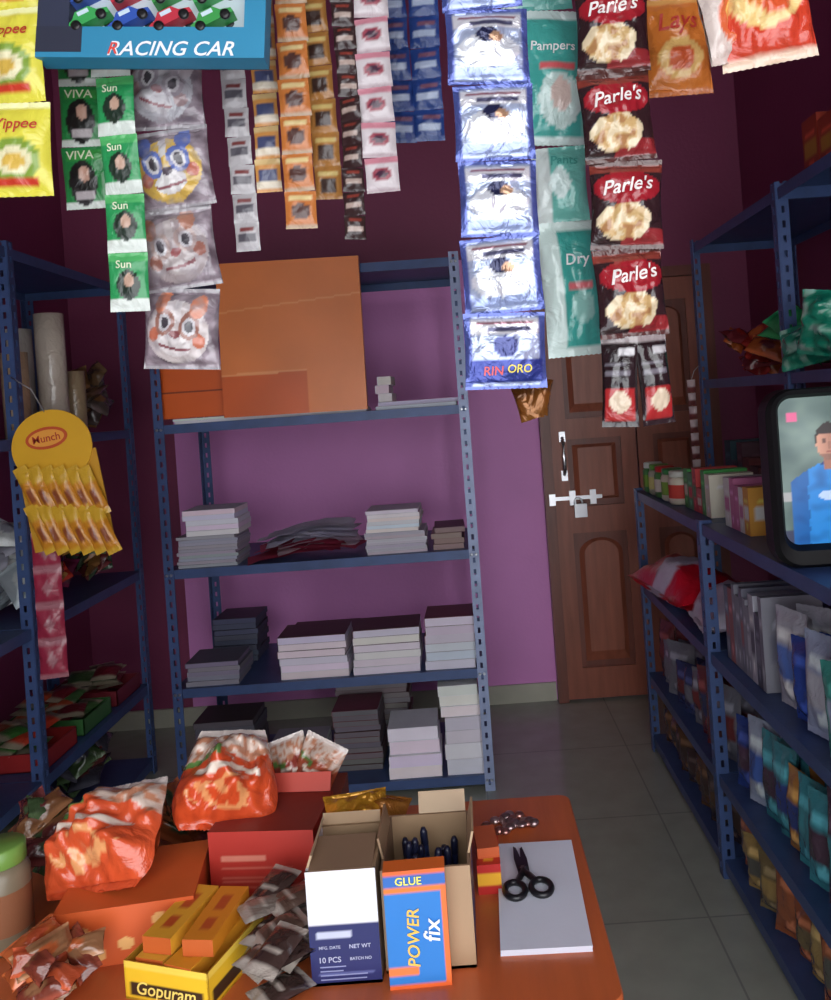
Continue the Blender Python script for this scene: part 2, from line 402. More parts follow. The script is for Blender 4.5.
# ------------------------------------------------------------ left rack goods
mb = MB()
for (X, Y, r, h, c) in ((-1.50, 3.15, .052, .45, (196, 184, 168)), (-1.55, 2.98, .045, .30, (176, 150, 120)), (-1.62, 3.15, .05, .40, (170, 164, 156)), (-1.48, 3.28, .04, .24, (160, 140, 110))):
    mb.lathe(T(X, Y, 1.481), [(r*.35, 0.002), (r, 0), (r*.98, h*.3), (r, h*.6), (r, h), (r*.6, h), (r*.35, h-.004)], c, 'film', 20)
mb.build('polythene_roll')
def clutter_bag(name, X, Y, Z, w, d, h, cols, seed=1, n=14):
    mb = MB()
    rr = random.Random(seed)
    for i in range(n):
        a = rr.uniform(0, 2*PI); q = rr.uniform(0, .33); f = i/n
        c = cols[i % len(cols)]; c2 = cols[(i+1) % len(cols)]
        e = tuple(min(255, int(k*1.25+14)) for k in c)
        mb.pouch(T(X+w*q*math.cos(a), Y+d*q*math.sin(a), Z+h*(.22+.62*f), rx=rr.uniform(-75, -25), rz=rr.uniform(-60, 60), ry=rr.uniform(-40, 40)), w*.48, h*.42, w*.11,
                 lambda u, v, c=c, c2=c2, e=e: e if v < .1 or v > .9 else (c2 if (u-.5)**2+(v-.5)**2 < .05 else c), 'film', 12, 12)
    return mb.build(name)
clutter_bag('brown_goods_heap', -1.55, 3.45, 1.481, .26, .22, .28, [(120, 84, 50), (90, 66, 44), (70, 60, 56)], 3)
clutter_bag('clear_snack_packet_heap', -1.58, 2.9, .871, .26, .24, .36, [(150, 160, 165), (180, 184, 184), (130, 130, 140)], 4)
clutter_bag('clear_snack_packet_heap', -1.58, 2.5, .871, .26, .24, .36, [(150, 150, 150), (180, 184, 184), (130, 110, 90)], 5)
clutter_bag('clear_snack_packet_heap', -1.56, 3.18, .871, .26, .24, .28, [(170, 50, 36), (150, 110, 50), (100, 30, 60)], 6)
clutter_bag('clear_snack_packet_heap', -1.56, 3.5, .871, .24, .22, .20, [(60, 80, 60), (130, 90, 46), (100, 40, 40)], 7)
clutter_bag('dark_goods_heap', -1.6, 2.45, 1.481, .26, .24, .3, [(60, 70, 90), (100, 100, 110)], 8)
clutter_bag('dark_goods_heap', -1.6, 2.9, .061, .28, .3, .28, [(70, 40, 44), (60, 70, 60), (50, 50, 60)], 9)
clutter_bag('dark_goods_heap', -1.6, 3.4, .061, .28, .3, .24, [(60, 80, 50), (50, 50, 60), (90, 40, 40)], 10)
clutter_bag('dark_goods_heap', -1.6, 2.4, .061, .28, .3, .28, [(70, 40, 44), (60, 70, 60), (50, 50, 60)], 11)
def tray(name, X, Y, Z, cols, n=14):
    mb = MB(); w, d, h = .3, .24, .06
    c = cols[0]
    mb.box(X-w/2, X+w/2, Y-d/2, Y+d/2, Z, Z+.003, c, 'smoothplastic')
    for a in ((X-w/2, X-w/2+.004, Y-d/2, Y+d/2), (X+w/2-.004, X+w/2, Y-d/2, Y+d/2), (X-w/2, X+w/2, Y-d/2, Y-d/2+.004), (X-w/2, X+w/2, Y+d/2-.004, Y+d/2)):
        mb.box(*a, Z, Z+h, c, 'smoothplastic')
    for i in range(n):
        cc = cols[1+i % (len(cols)-1)]
        mb.pouch(T(X+R.uniform(-.09, .09), Y+R.uniform(-.06, .06), Z+.03+i*.006, rx=-80+R.uniform(-8, 8), rz=R.uniform(-50, 50)), .1, .12, .012, lambda u, v, cc=cc: cc if .2 < v < .8 else (150, 140, 120), 'plastic', 8, 8)
    return mb.build(name)
tray('biscuit_tray', -1.6, 2.92, .381, [(150, 40, 40), (60, 110, 50), (180, 60, 40), (120, 60, 40)])
tray('biscuit_tray', -1.6, 3.22, .381, [(60, 110, 60), (170, 70, 40), (110, 30, 40), (60, 90, 50)])
tray('biscuit_tray', -1.6, 3.52, .381, [(120, 40, 50), (70, 70, 60), (110, 30, 40), (60, 90, 50)])
tray('biscuit_tray', -1.6, 2.35, .381, [(60, 60, 90), (170, 70, 40), (110, 30, 40), (60, 90, 50)])
mb = MB()
for i in range(4):
    mb.pouch(T(-1.345, 2.70, 1.12-.115*i, rz=10), .085, .12, .014, lambda u, v: (160, 46, 72) if .12 < v < .88 and (u-.5)**2+(v-.5)**2 > .03 else (170, 110, 120), 'plastic', 12, 12)
mb.tube([(-1.345, 2.70, 1.17), (-1.37, 2.715, 1.25), (-1.40, 2.722, 1.28)], .002, (200, 200, 200), 'smoothplastic')
mb.build('pink_sachet_strip')
# yellow display hanger with packets
mb = MB()
HM = T(-1.265, 2.62, 1.450, ry=-8)
ring = [(.125*math.cos(2*PI*i/40), .115*math.sin(2*PI*i/40)) for i in range(40)]
vs = [(p[0], 0, p[1]) for p in ring]+[(p[0], .004, p[1]) for p in ring]
YE = (222, 168, 30)
mb.add(vs, [tuple(range(40)), tuple(range(79, 39, -1))]+[(i, 40+i, 40+(i+1) % 40, (i+1) % 40) for i in range(40)], YE, 'card', HM)
def ell(cx, cz, rx, rz, yy, col, n=28):
    mb.add([(cx+rx*math.cos(2*PI*i/n), yy, cz+rz*math.sin(2*PI*i/n)) for i in range(n)], [tuple(range(n))], col, 'card', HM)
ell(-.01, .03, .066, .034, -.001, (200, 80, 34)); ell(-.01, .03, .056, .025, -.002, (236, 160, 60))
mb.text('Munch', HM @ T(-.01, -.003, .03), .085, (180, 50, 30))
mb.box(-.12, .13, .0045, .008, -.31, -.03, (200, 146, 30), 'card', HM)
for rr in range(2):
    for i in range(6):
        z = -.120-rr*.12-.008*i; x = -.085+i*.038+rr*.012
        mb.pouch(HM @ T(x, -.014-.008*rr-.003*(i % 2), z, ry=-14), .046, .16, .013, lambda u, v: (214, 168, 50) if v > .66 or v < .12 else ((140, 70, 34) if abs(u-.5) < .24 and .22 < v < .55 else (206, 136, 34)), 'plastic', 8, 14)
mb.tube([(0, 0, .11), (-.04, .03, .19), (-.13, .10, .25)], .002, (180, 180, 180), 'smoothplastic', 6, HM)
mb.build('snack_display_hanger')

# ------------------------------------------------------------ right rack goods
def carton_row(name, X, Y0, Y1, Z, cols, wmin=.05, wmax=.09, hmin=.08, hmax=.14, dep=.2, kind='box'):
    mb = MB(); yy = Y0
    while yy < Y1-wmin:
        w = R.uniform(wmin, wmax); h = R.uniform(hmin, hmax); c = cols[R.randrange(len(cols))]; c2 = cols[R.randrange(len(cols))]
        hi = tuple(min(230, int(k*1.3+20)) for k in c)
        def dz(u, v, c=c, c2=c2, hi=hi):
            if .3 < v < .62 and .12 < u < .88: return c2
            if .7 < v < .78 and .2 < u < .8: return hi
            if ((u-.5)/.2)**2+((v-.2)/.08)**2 < 1: return hi
            return c
        if kind == 'pack':
            for q in range(2):
                mb.pouch(T(X+.025+.07*q, yy+w/2, Z+h/2+.001, rz=-90+R.uniform(-14, 14)+25, ry=R.uniform(-4, 4)), w*1.25, h, .026, dz, 'film', 14, 18)
        else:
            mb.dbox(T(X+dep/2, yy+w/2, Z+.0005), dep, w*.95, h, {'all': c, 'left': dz, 'front': dz}, 'card', 14)
        yy += w
    return mb.build(name)
def jar(name, X, Y, Z, r, h, body, lid, contents=None):
    mb = MB()
    mb.lathe(T(X, Y, Z), [(r*.8, 0), (r, .008), (r, h*.72), (r*.82, h*.84)], body, 'smoothplastic', 20)
    mb.lathe(T(X, Y, Z), [(r*.86, h*.82), (r*.9, h*.83), (r*.9, h*.98), (r*.82, h)], lid, 'smoothplastic', 20)
    mb.lathe(T(X, Y, Z), [(r*1.01, h*.2), (r*1.01, h*.6)], contents or body, 'paper', 20, cap=False)
    return mb.build(name)
for Y, c, l, lb in ((3.46, (70, 130, 70), (200, 210, 200), (120, 160, 60)), (3.36, (170, 170, 150), (90, 140, 60), (200, 190, 120)), (3.26, (80, 130, 70), (180, 40, 40), (210, 200, 190)), (3.15, (200, 190, 170), (60, 120, 70), (120, 150, 60)), (3.04, (200, 190, 170), (190, 190, 180), (190, 60, 50))):
    jar('plastic_jar', .765, Y, 1.081, .042, .12, c, l, lb)
carton_row('tea_carton_row', .76, 2.66, 2.98, 1.081, [(60, 150, 70), (190, 60, 60), (215, 210, 190), (60, 140, 90)], .04, .06, .08, .15, .14)
carton_row('soap_carton_row', .76, 2.3, 2.55, 1.081, [(190, 50, 60), (190, 110, 150), (215, 215, 210), (210, 150, 60)], .035, .055, .10, .16, .14)
mb = MB()
def rw(u, v):
    n = .12*noise.noise(Vector((u*4, v*4, 2)))
    if .40+n < u < .70+n: return (212, 204, 220)
    return (214, 24, 46)
mb.pouch(T(.795, 3.18, .768, rx=-84, rz=-84), .56, .28, .09, rw, 'plastic', 28, 22, back=.7)
mb.pouch(T(.84, 2.78, .755, rx=-82, rz=-95), .32, .26, .08, lambda u, v: (206, 26, 46) if v > .66 or u < .2 else (208, 200, 216), 'plastic', 22, 18, back=.6)
mb.build('red_white_flour_bag')
carton_row('plastic_wrapped_book_row', .74, 2.2, 2.53, .691, [(130, 130, 140), (110, 110, 125), (170, 170, 180), (80, 80, 95), (150, 90, 90)], .02, .04, .19, .25, .16)
carton_row('detergent_packet_row', .745, .95, 2.15, .691, [(80, 110, 180), (150, 160, 185), (40, 64, 140), (170, 170, 180), (60, 140, 130)], .09, .12, .2, .25, kind='pack')
carton_row('detergent_packet_row', .745, 1.3, 2.53, .321, [(60, 90, 160), (150, 160, 180), (40, 58, 120), (60, 130, 140), (70, 50, 66), (170, 120, 60)], .07, .10, .2, .27, kind='pack')
carton_row('detergent_packet_row', .745, 2.62, 3.5, .321, [(50, 58, 98), (110, 110, 120), (110, 50, 50)], .08, .11, .16, .24, kind='pack')
carton_row('beige_packet_row', .745, 1.3, 2.53, .061, [(150, 126, 76), (110, 96, 66), (84, 84, 78), (140, 80, 50)], .08, .11, .14, .2, kind='pack')
carton_row('beige_packet_row', .745, 2.62, 3.5, .061, [(90, 64, 40), (64, 50, 46)], .08, .11, .12, .18, kind='pack')
clutter_bag('snack_packet_heap', 1.17, 3.28, 1.521, .30, .34, .20, [(150, 40, 34), (180, 90, 40), (110, 36, 40)], 31, 16)
clutter_bag('snack_packet_heap', 1.17, 2.84, 1.521, .30, .34, .22, [(30, 120, 70), (50, 140, 80), (190, 60, 40)], 32, 16)
carton_row('toothpaste_carton_row', 1.16, 1.7, 2.5, 1.521, [(60, 50, 60), (50, 60, 80), (80, 50, 50)], .06, .1, .1, .2, .2)
carton_row('medicine_carton_row', 1.06, 2.62, 3.48, 1.071, [(80, 50, 60), (50, 80, 90), (110, 50, 50)], .06, .1, .1, .2, .2)
carton_row('snack_carton_row', 1.06, 2.0, 2.5, 2.081, [(150, 50, 30), (120, 40, 40), (170, 120, 40)], .1, .14, .14, .22, .25)
def greenbag(u, v):
    n = noise.noise(Vector((u*6, v*6, 1)))
    return (20, 130, 104) if n > -.1 else ((60, 160, 130) if n > -.3 else (160, 210, 190))
mb = MB()
mb.pouch(T(1.05, 2.28, 1.635, rz=-50, ry=10), .27, .18, .06, greenbag, 'film', 26, 22, wr=.6)
mb.pouch(T(1.04, 2.49, 1.60, rz=-50, ry=-10, rx=-14), .20, .13, .045, greenbag, 'film', 20, 16, wr=.6)
mb.build('green_plastic_bag')
mb = MB()
for i in range(7):
    mb.pouch(T(.955, 3.50, 1.50-.055*i, rz=-10+R.uniform(-20, 20)), .034, .05, .01, lambda u, v: (200, 180, 180) if v > .4 else (120, 60, 60), 'plastic', 6, 6)
mb.tube([(.955, 3.5, 1.52), (.97, 3.5, 1.56), (.993, 3.51, 1.58)], .0015, (200, 200, 200), 'smoothplastic')
mb.build('candy_sachet_strip')

# ------------------------------------------------------------ television
mb = MB(); M = T(.93, 1.86, 1.082, rz=-3)
W, H = .52, .395; BK = (9, 9, 11)
mb.loft(M, [(.02, .455, .325, .03, 0, .212), (0, .475, .345, .035, 0, .210), (-.004, .50, .385, .05, 0, .2), (.005, W, H, .055, 0, .1975), (.06, W, H, .055, 0, .1975),
            (.075, W-.02, H-.02, .05, 0, .1975), (.2, .44, .33, .06, 0, .185), (.33, .28, .24, .05, 0, .16), (.36, .24, .2, .04, 0, .15)], BK, 'bezel')
def mix3(a, b, k): return tuple(int(a[i]*(1-k)+b[i]*k) for i in range(3))
def tvd(u, v):
    x = (u-.5)*1.33; yv = v-.5
    hx, hy = -.36, .19
    n = noise.noise(Vector((u*4, v*4, 9))); nf = noise.noise(Vector((u*14, v*14, 2)))
    hd = ((x-hx)/.085)**2+((yv-hy)/.125)**2
    if hd < 1.15 and (yv > hy+.055+.02*nf or (hd > .85 and yv > hy-.01)): return (44, 36, 36)
    if hd < 1:
        sk = mix3((192, 142, 120), (130, 86, 72), min(1, max(0, (x-hx)/.16+.5)))
        if abs(yv-hy-.008) < .012 and abs(abs(x-hx)-.034) < .016: return mix3(sk, (60, 40, 36), .7)
        if abs(x-hx) < .010 and hy-.045 < yv < hy: return mix3(sk, (110, 70, 60), .35)
        if abs(yv-hy+.068) < .007 and abs(x-hx) < .026: return mix3(sk, (120, 50, 50), .6)
        if yv < hy-.085: return mix3(sk, (70, 50, 46), .4)
        return sk
    if abs(x-hx) < .05 and .0 < yv < hy: return (146, 98, 82)
    sh = .055-.9*max(0, abs(x-hx)-.05)**1.25
    if yv < sh and abs(x-hx) < .25:
        if yv > sh-.02 and abs(x-hx) < .07: return (30, 60, 110)
        if ((x-hx)/.09)**2+((yv+.17)/.035)**2 < 1: return (170, 190, 215)
        b_ = (44, 122, 190) if abs(x-hx) < .15+.01*nf else (30, 88, 150)
        return mix3(b_, (20, 50, 100), max(0, nf)*.5)
    if .84 < v < .9 and .04 < u < .09: return (200, 90, 130)
    if v < .10: return (54, 58, 80)
    if .30 < v < .36: return (150, 150, 150)
    return (int(86+40*n+14*nf), int(104+40*n+14*nf), int(100+36*n+10*nf))
vs = []; cs = []; fs = []; nx, ny = 120, 96
for j in range(ny+1):
    for i in range(nx+1):
        u, v = i/nx, j/ny
        vs.append(((u-.5)*.456, .018-.016*(1-(2*u-1)**2)*(1-(2*v-1)**2)+.001, .212+(v-.5)*.326)); cs.append(tvd(u, v))
for j in range(ny):
    for i in range(nx): a = j*(nx+1)+i; fs.append((a, a+1, a+nx+2, a+nx+1))
mb.add(vs, fs, cs, 'screen', M, True)
for i in range(5): mb.lathe(M @ T(.08+i*.03, -.004, .022, 90), [(.006, 0), (.006, .004), (.004, .006)], (90, 90, 95), 'smoothplastic', 12)
mb.box(-.17, -.08, .04, .24, -.001, .02, BK, 'bezel', M); mb.box(.08, .17, .04, .24, -.001, .02, BK, 'bezel', M)
mb.build('crt_television')

# ------------------------------------------------------------ table
TZ = .75
mb = MB(); OT = (196, 100, 54)
def rrect(x0, x1, y0, y1, r, n=8):
    o = []
    for cx, cy, a0 in ((x1-r, y1-r, 0), (x0+r, y1-r, 90), (x0+r, y0+r, 180), (x1-r, y0+r, 270)):
        for i in range(n): a = math.radians(a0+90*i/(n-1)); o.append((cx+r*math.cos(a), cy+r*math.sin(a)))
    return o
rg = rrect(-1.05, .152, 1.045, 1.6, .02); n = len(rg)
for (z0_, z1_, c) in ((TZ-.028, TZ, OT),):
    vs = [(p[0], p[1], z0_) for p in rg]+[(p[0], p[1], z1_-.002) for p in rg]+[(-.45+(p[0]+.45)*.997, 1.32+(p[1]-1.32)*.993, z1_) for p in rg]
    fs = [tuple(range(n))[::-1], tuple(range(2*n, 3*n))]+[(i, (i+1) % n, n+(i+1) % n, n+i) for i in range(n)]+[(n+i, n+(i+1) % n, 2*n+(i+1) % n, 2*n+i) for i in range(n)]
    mb.add(vs, fs, c, 'tablewood')
mb.box(-1.0, .11, 1.08, 1.10, TZ-.12, TZ-.028, (150, 72, 34), 'tablewood'); mb.box(-1.0, .11, 1.55, 1.57, TZ-.12, TZ-.028, (150, 72, 34), 'tablewood')
mb.box(-1.0, -.98, 1.10, 1.55, TZ-.12, TZ-.028, (150, 72, 34), 'tablewood'); mb.box(.09, .11, 1.10, 1.55, TZ-.12, TZ-.028, (150, 72, 34), 'tablewood')
for X in (-1.01, .07):
    for Y in (1.07, 1.53): mb.box(X, X+.05, Y, Y+.05, 0, TZ-.028, (140, 66, 32), 'tablewood')
mb.build('wooden_table')

mb = MB(); M = T(.069, 1.283, TZ, rz=-1.5)
for i in range(4): mb.box(-.062+R.uniform(-.001, .001), .062+R.uniform(-.001, .001), -.138, .138, i*.002, i*.002+.0018, (222, 226, 240), 'paper', M)
mb.build('writing_pad')
mb = MB(); M = T(.048, 1.322, TZ+.0085, rz=4); BKS = (24, 24, 28)
for sx in (-1, 1):
    pts = []
    for i in range(20):
        a = 2*PI*i/20; pts.append((sx*.020+.0150*math.cos(a), -.045+.021*math.sin(a), .005))
    mb.tube(pts, .0048, BKS, 'smoothplastic', 8, M, closed=True)
    mb.tube([(sx*.014, -.026, .005), (sx*.007, -.010, .005), (-sx*.004, .012, .005)], .005, BKS, 'smoothplastic', 8, M)
    mb.add([(-sx*.009, .0, .004+sx*.001), (sx*.004, .0, .004+sx*.001), (sx*.003, .070, .004+sx*.001), (-sx*.0005, .076, .004+sx*.001), (-sx*.007, .04, .004+sx*.001),
            (-sx*.009, .0, .006+sx*.001), (sx*.004, .0, .006+sx*.001), (sx*.003, .070, .006+sx*.001), (-sx*.0005, .076, .006+sx*.001), (-sx*.007, .04, .006+sx*.001)],
           [(0, 1, 2, 3, 4), (5, 6, 7, 8, 9), (0, 1, 6, 5), (1, 2, 7, 6), (2, 3, 8, 7), (3, 4, 9, 8), (4, 0, 5, 9)], (70, 72, 78), 'steel', M @ T(0, 0, 0, rz=sx*5))
mb.lathe(M @ T(0, .008, .004), [(.005, 0), (.005, .005), (.003, .006)], (160, 160, 165), 'steel', 12)
mb.build('scissors')

# open cartons
KB = (160, 132, 102); KD = (132, 106, 84)
mb = MB()
def navy(u, v):
    if v > .52: return (226, 226, 232)
    if .40 < v < .47 and .1 < u < .6: return (190, 196, 220)
    if .08 < v < .11 and .1 < u < .9: return (90, 96, 150)
    return (28, 34, 92)
x0, x1, y0, y1, h = -.246, -.154, 1.112, 1.235, .150
M = T(0, 0, TZ)
mb.box(x0, x1, y0, y1, 0, .004, KB, 'card', M)
mb.panel((x0, y0, 0), (x1-x0, 0, 0), (0, 0, h), navy, 'card', 24, 50, M)
mb.box(x0, x1, y0+.0005, y0+.004, 0, h, KB, 'card', M)
mb.box(x0, x0+.004, y0+.001, y1, 0, h, (214, 214, 222), 'card', M); mb.box(x1-.004, x1, y0+.001, y1, 0, h, KB, 'card', M); mb.box(x0, x1, y1-.004, y1, 0, h, KB, 'card', M)
mb.box(.004, x1-x0-.004, 0, .070, -.003, 0, KD, 'card', T(x0, y0+.004, TZ+h, rx=8))
mb.box(0, .003, .01, y1-y0-.01, 0, .018, (178, 150, 120), 'card', T(x0, y0, TZ+h, ry=20))
mb.box(.004, x1-x0-.004, -.003, 0, 0, .016, (170, 142, 110), 'card', T(x0, y1, TZ+h, rx=-40))
for i, tx in enumerate(('MFG. DATE', 'NET WT', '10 PCS', 'BATCH NO')):
    mb.text(tx, T(x0+.026+.040*(i % 2), y0-.0006, TZ+.050-.016*(i//2)), .028, (180, 184, 210))
for i in range(4):
    mb.box(x0+.012, x0+.06+R.uniform(-.02, .015), y0-.0007, y0-.0003, TZ+.024-.0055*i, TZ+.0255-.0055*i, (140, 146, 190))
mb.build('white_navy_carton')
mb = MB()
x0, x1, y0, y1, h = -.150, -.030, 1.128, 1.280, .136
mb.box(x0, x1, y0, y1, 0, .004, KB, 'card', M)
mb.box(x0, x1, y0, y0+.004, 0, h, KB, 'card', M); mb.box(x0, x0+.004, y0+.004, y1-.004, 0, h, KD, 'card', M); mb.box(x1-.004, x1, y0+.004, y1-.004, 0, h, KD, 'card', M); mb.box(x0, x1, y1-.004, y1, 0, h, KB, 'card', M)
mb.panel((x1+.0004, y0, 0), (0, y1-y0, 0), (0, 0, h), lambda u, v: (40, 44, 90) if v < .8 else (150, 120, 90), 'card', 8, 10, M)
mb.box(.04, (x1-x0)-.01, -.003, 0, 0, .030, (186, 160, 128), 'card', T(x0+.005, y1, TZ+h, rx=-28))
mb.box(-.003, 0, 0, y1-y0-.05, 0, .03, (176, 150, 118), 'card', T(x1, y0+.03, TZ+h, ry=14))
mb.box(0, .003, 0, y1-y0-.05, 0, .028, (150, 122, 94), 'card', T(x0, y0+.03, TZ+h, ry=-10))
mb.build('open_cardboard_carton')
mb = MB()
for i in range(16):
    x = R.uniform(-.135, -.05); yy = R.uniform(1.15, 1.258)
    hh = R.uniform(.07, .104)
    mb.lathe(T(x, yy, TZ+.006, rx=R.uniform(-6, 6), ry=R.uniform(-6, 6)), [(.004, 0), (.005, .01), (.005, hh), (.0055, hh+.002), (.0055, hh+.02), (.003, hh+.026)], [(30, 34, 60), (40, 50, 90), (40, 50, 90), (24, 28, 54), (24, 28, 54), (24, 28, 54)], 'smoothplastic', 8)
mb.build('ballpoint_pen_bundle')
mb = MB()
def bluebox(u, v):
    if v > .965 or v < .03: return (226, 100, 40)
    if v > .86: return (40, 100, 180)
    if u > .90: return (226, 110, 50)
    if v > .80: return (228, 120, 44)
    if .12 < v < .20 and u < .5: return (230, 120, 60)
    return (34, 118, 196)
mb.dbox(T(-.103, 1.110, TZ, rz=2), .080, .028, .152, {'all': (40, 96, 170), 'front': bluebox, 'top': (228, 110, 40), 'right': (226, 104, 44)}, 'card', 40)
mb.text('POWER', T(-.108, 1.0945, TZ+.066, ry=-88), .075, (240, 190, 80), shear=.15)
mb.text('fix', T(-.084, 1.0942, TZ+.075, ry=-88), .03, (235, 240, 245), shear=.15)
mb.text('GLUE', T(-.110, 1.0945, TZ+.139), .034, (240, 230, 90))
mb.build('glue_box')
mb = MB()
mb.dbox(T(-.195, 1.325, TZ), .11, .07, .090, {'all': (120, 76, 40)}, 'card')
mb.pouch(T(-.205, 1.325, TZ+.118, rx=-50, rz=12), .10, .075, .026, lambda u, v: (206, 150, 44), 'foil', 20, 18, wr=.6)
mb.pouch(T(-.160, 1.330, TZ+.114, rx=-50, rz=-22), .07, .06, .02, lambda u, v: (160, 104, 40), 'foil', 16, 14, wr=.6)
mb.build('golden_wrapped_box')
mb = MB()
mb.dbox(T(-.006, 1.335, TZ), .036, .085, .045, {'all': (186, 34, 30), 'front': lambda u, v: (230, 170, 40) if .3 < v < .7 else (186, 34, 30), 'top': lambda u, v: (236, 180, 50) if .3 < u < .7 and .15 < v < .85 else (196, 50, 34)}, 'card', 12)
mb.dbox(T(-.008, 1.345, TZ+.0455, rz=5), .034, .07, .016, {'all': (200, 90, 40), 'top': (206, 100, 60)}, 'card')
mb.build('matchbox_stack')
mb = MB()
for i in range(26):
    a = R.uniform(0, 2*PI); q = R.uniform(0, .045)
    X, Y = .038+q*math.cos(a), 1.49+q*math.sin(a)*.9
    mb.lathe(T(X, Y, TZ+.002+.002*(i % 3), rx=R.uniform(-12, 12), ry=R.uniform(-12, 12)), [(.002, 0), (.009, .001), (.0095, .004), (.006, .008), (.001, .009)], [(220, 200, 195), (200, 150, 140), (170, 150, 150)][i % 3], 'steel', 10)
mb.build('coin_pile')

# red carton
mb = MB()
def redc(u, v):
    if .12 < u < .55 and .62 < v < .68: return (215, 130, 110)
    for k in range(5):
        if .12 < u < .8-.07*k and abs(v-.52+.06*k) < .010: return (200, 100, 84)
    if .62 < u < .9 and .10 < v < .24: return (215, 205, 195)
    return (180, 50, 40)
mb.dbox(T(-.345, 1.362, TZ, rz=-5), .165, .13, .118, {'all': (166, 40, 34), 'front': redc, 'top': (130, 44, 36)}, 'card', 40)
mb.box(0, .16, -.003, 0, 0, .03, (190, 64, 48), 'card', T(-.42, 1.432, TZ+.118, rx=-25, rz=-5))
mb.build('red_carton')
def snackdes(base, win, seed):
    def f(u, v):
        n = noise.noise(Vector((u*4+seed, v*4, seed))); n2 = noise.noise(Vector((u*11+seed, v*11, seed)))
        if v > .93: return (200, 190, 184)
        if v > .64+.12*n: return (202, 182, 168) if n2 > -.05 else (180, 124, 96)
        if v > .56+.12*n and u < .45: return (84, 120, 60)
        if .46+.06*n < v < .51+.06*n and .2 < u < .85: return (230, 216, 200)
        if ((u-.5)/.34)**2+((v-.28)/.13)**2 < 1+.5*n: return win if n2 > .05 else base
        return mix3(base, (150, 50, 26), max(0, n2)*.6)
    return f
mb = MB(); mb.pouch(T(-.420, 1.385, TZ+.165, rx=-42, rz=8, ry=6), .175, .155, .056, snackdes((206, 78, 40), (222, 150, 96), 2), 'film', 48, 46, wr=.5, taper=.7, rnd=.25, back=.5)
mb.build('snack_packet')
mb = MB(); mb.pouch(T(-.578, 1.295, TZ+.127, rx=-52, rz=-14, ry=-12), .20, .165, .056, snackdes((208, 84, 46), (226, 160, 104), 6), 'film', 48, 46, wr=.5, taper=.45, rnd=.25, back=.5)
mb.build('snack_packet')
mb = MB(); mb.pouch(T(-.290, 1.46, TZ+.140, rx=-15, rz=-15, ry=24), .08, .10, .02, snackdes((150, 72, 50), (130, 50, 40), 9), 'film', 20, 20, wr=.5)
mb.pouch(T(-.335, 1.475, TZ+.140, rx=-15, rz=10, ry=-14), .07, .10, .02, snackdes((140, 60, 50), (170, 120, 76), 11), 'film', 20, 20, wr=.5)
mb.box(-.38, -.25, 1.455, 1.54, TZ, TZ+.095, (130, 60, 44))
mb.build('biscuit_packet_box')
mb = MB()
def orc(u, v):
    for (a, b) in ((.2, .6), (.5, .35), (.75, .7), (.85, .25), (.3, .2)):
        if ((u-a)*1.9)**2+(v-b)**2 < .012: return (232, 180, 110)
    return (206, 90, 38)
mb.dbox(T(-.53, 1.268, TZ, rz=8), .19, .16, .080, {'all': (196, 80, 34), 'front': orc, 'top': (206, 96, 42)}, 'card', 44)
mb.build('orange_carton')
# yellow carton with incense boxes
mb = MB(); M = T(-.410, 1.160, TZ, rz=-18)
def yel(u, v):
    if .1 < v < .5 and .06 < u < .94: return (60, 40, 24)
    if v > .8: return (240, 204, 80)
    return (232, 186, 40)
w, d, h = .128, .135, .05
mb.box(-w/2, w/2, -d/2, d/2, 0, .003, (200, 150, 40), 'card', M)
mb.panel((-w/2, -d/2, 0), (w, 0, 0), (0, 0, h), yel, 'card', 24, 20, M); mb.panel((w/2, -d/2, 0), (0, d, 0), (0, 0, h), yel, 'card', 24, 20, M); mb.panel((-w/2, d/2, 0), (0, -d, 0), (0, 0, h), yel, 'card', 24, 20, M)
mb.box(-w/2, w/2, d/2-.002, d/2, 0, h+.01, (222, 168, 30), 'card', M); mb.box(-w/2, w/2, -d/2+.0004, -d/2+.002, 0, h, (190, 140, 40), 'card', M)
mb.box(w/2-.002, w/2-.0004, -d/2, d/2, 0, h, (190, 140, 40), 'card', M); mb.box(-w/2+.0004, -w/2+.002, -d/2, d/2, 0, h, (190, 140, 40), 'card', M)
mb.text('Gopuram', M @ T(0, -d/2-.0008, .015), .09, (240, 214, 110), shear=.2)
for i, (xx, yy, zz, rz, c) in enumerate(((-.028, 0, .004, 0, (222, 160, 40)), (.02, 0, .004, 2, (214, 130, 30)), (-.03, .0, .030, 1, (230, 176, 60)), (.022, -.005, .030, -4, (222, 150, 40)), (-.028, .01, .053, 4, (230, 170, 50)), (.024, .016, .053, 10, (224, 140, 34)))):
    mb.dbox(M @ T(xx, yy, zz, rz=rz), .042, .122, .022, {'all': c, 'top': lambda u, v, c=c: (190, 80, 34) if .3 < u < .7 and (.15 < v < .4 or .55 < v < .85) else c, 'front': (190, 90, 34)}, 'card', 14)
mb.build('incense_carton')
mb = MB()
for i in range(22):
    X = -.285+R.uniform(-.035, .018); Y = 1.14+R.uniform(-.065, .09)
    c = [(60, 44, 40), (120, 110, 102), (90, 70, 60)][i % 3]
    mb.pouch(T(X, Y, TZ+.012+.003*i, rx=-78+R.uniform(-14, 10), rz=R.uniform(-60, -20)), .050, .075, .008, (lambda u, v, c=c: (170, 160, 150) if v < .15 or v > .9 or (.4 < v < .5 and .2 < u < .8) else c), 'film', 12, 14)
mb.build('sachet_pile')
jar('candy_jar', -.722, 1.25, TZ, .040, .150, (120, 110, 90), (110, 150, 70), (130, 80, 50))
jar('candy_jar', -.84, 1.34, TZ, .055, .16, (110, 100, 90), (60, 90, 60), (120, 60, 40))
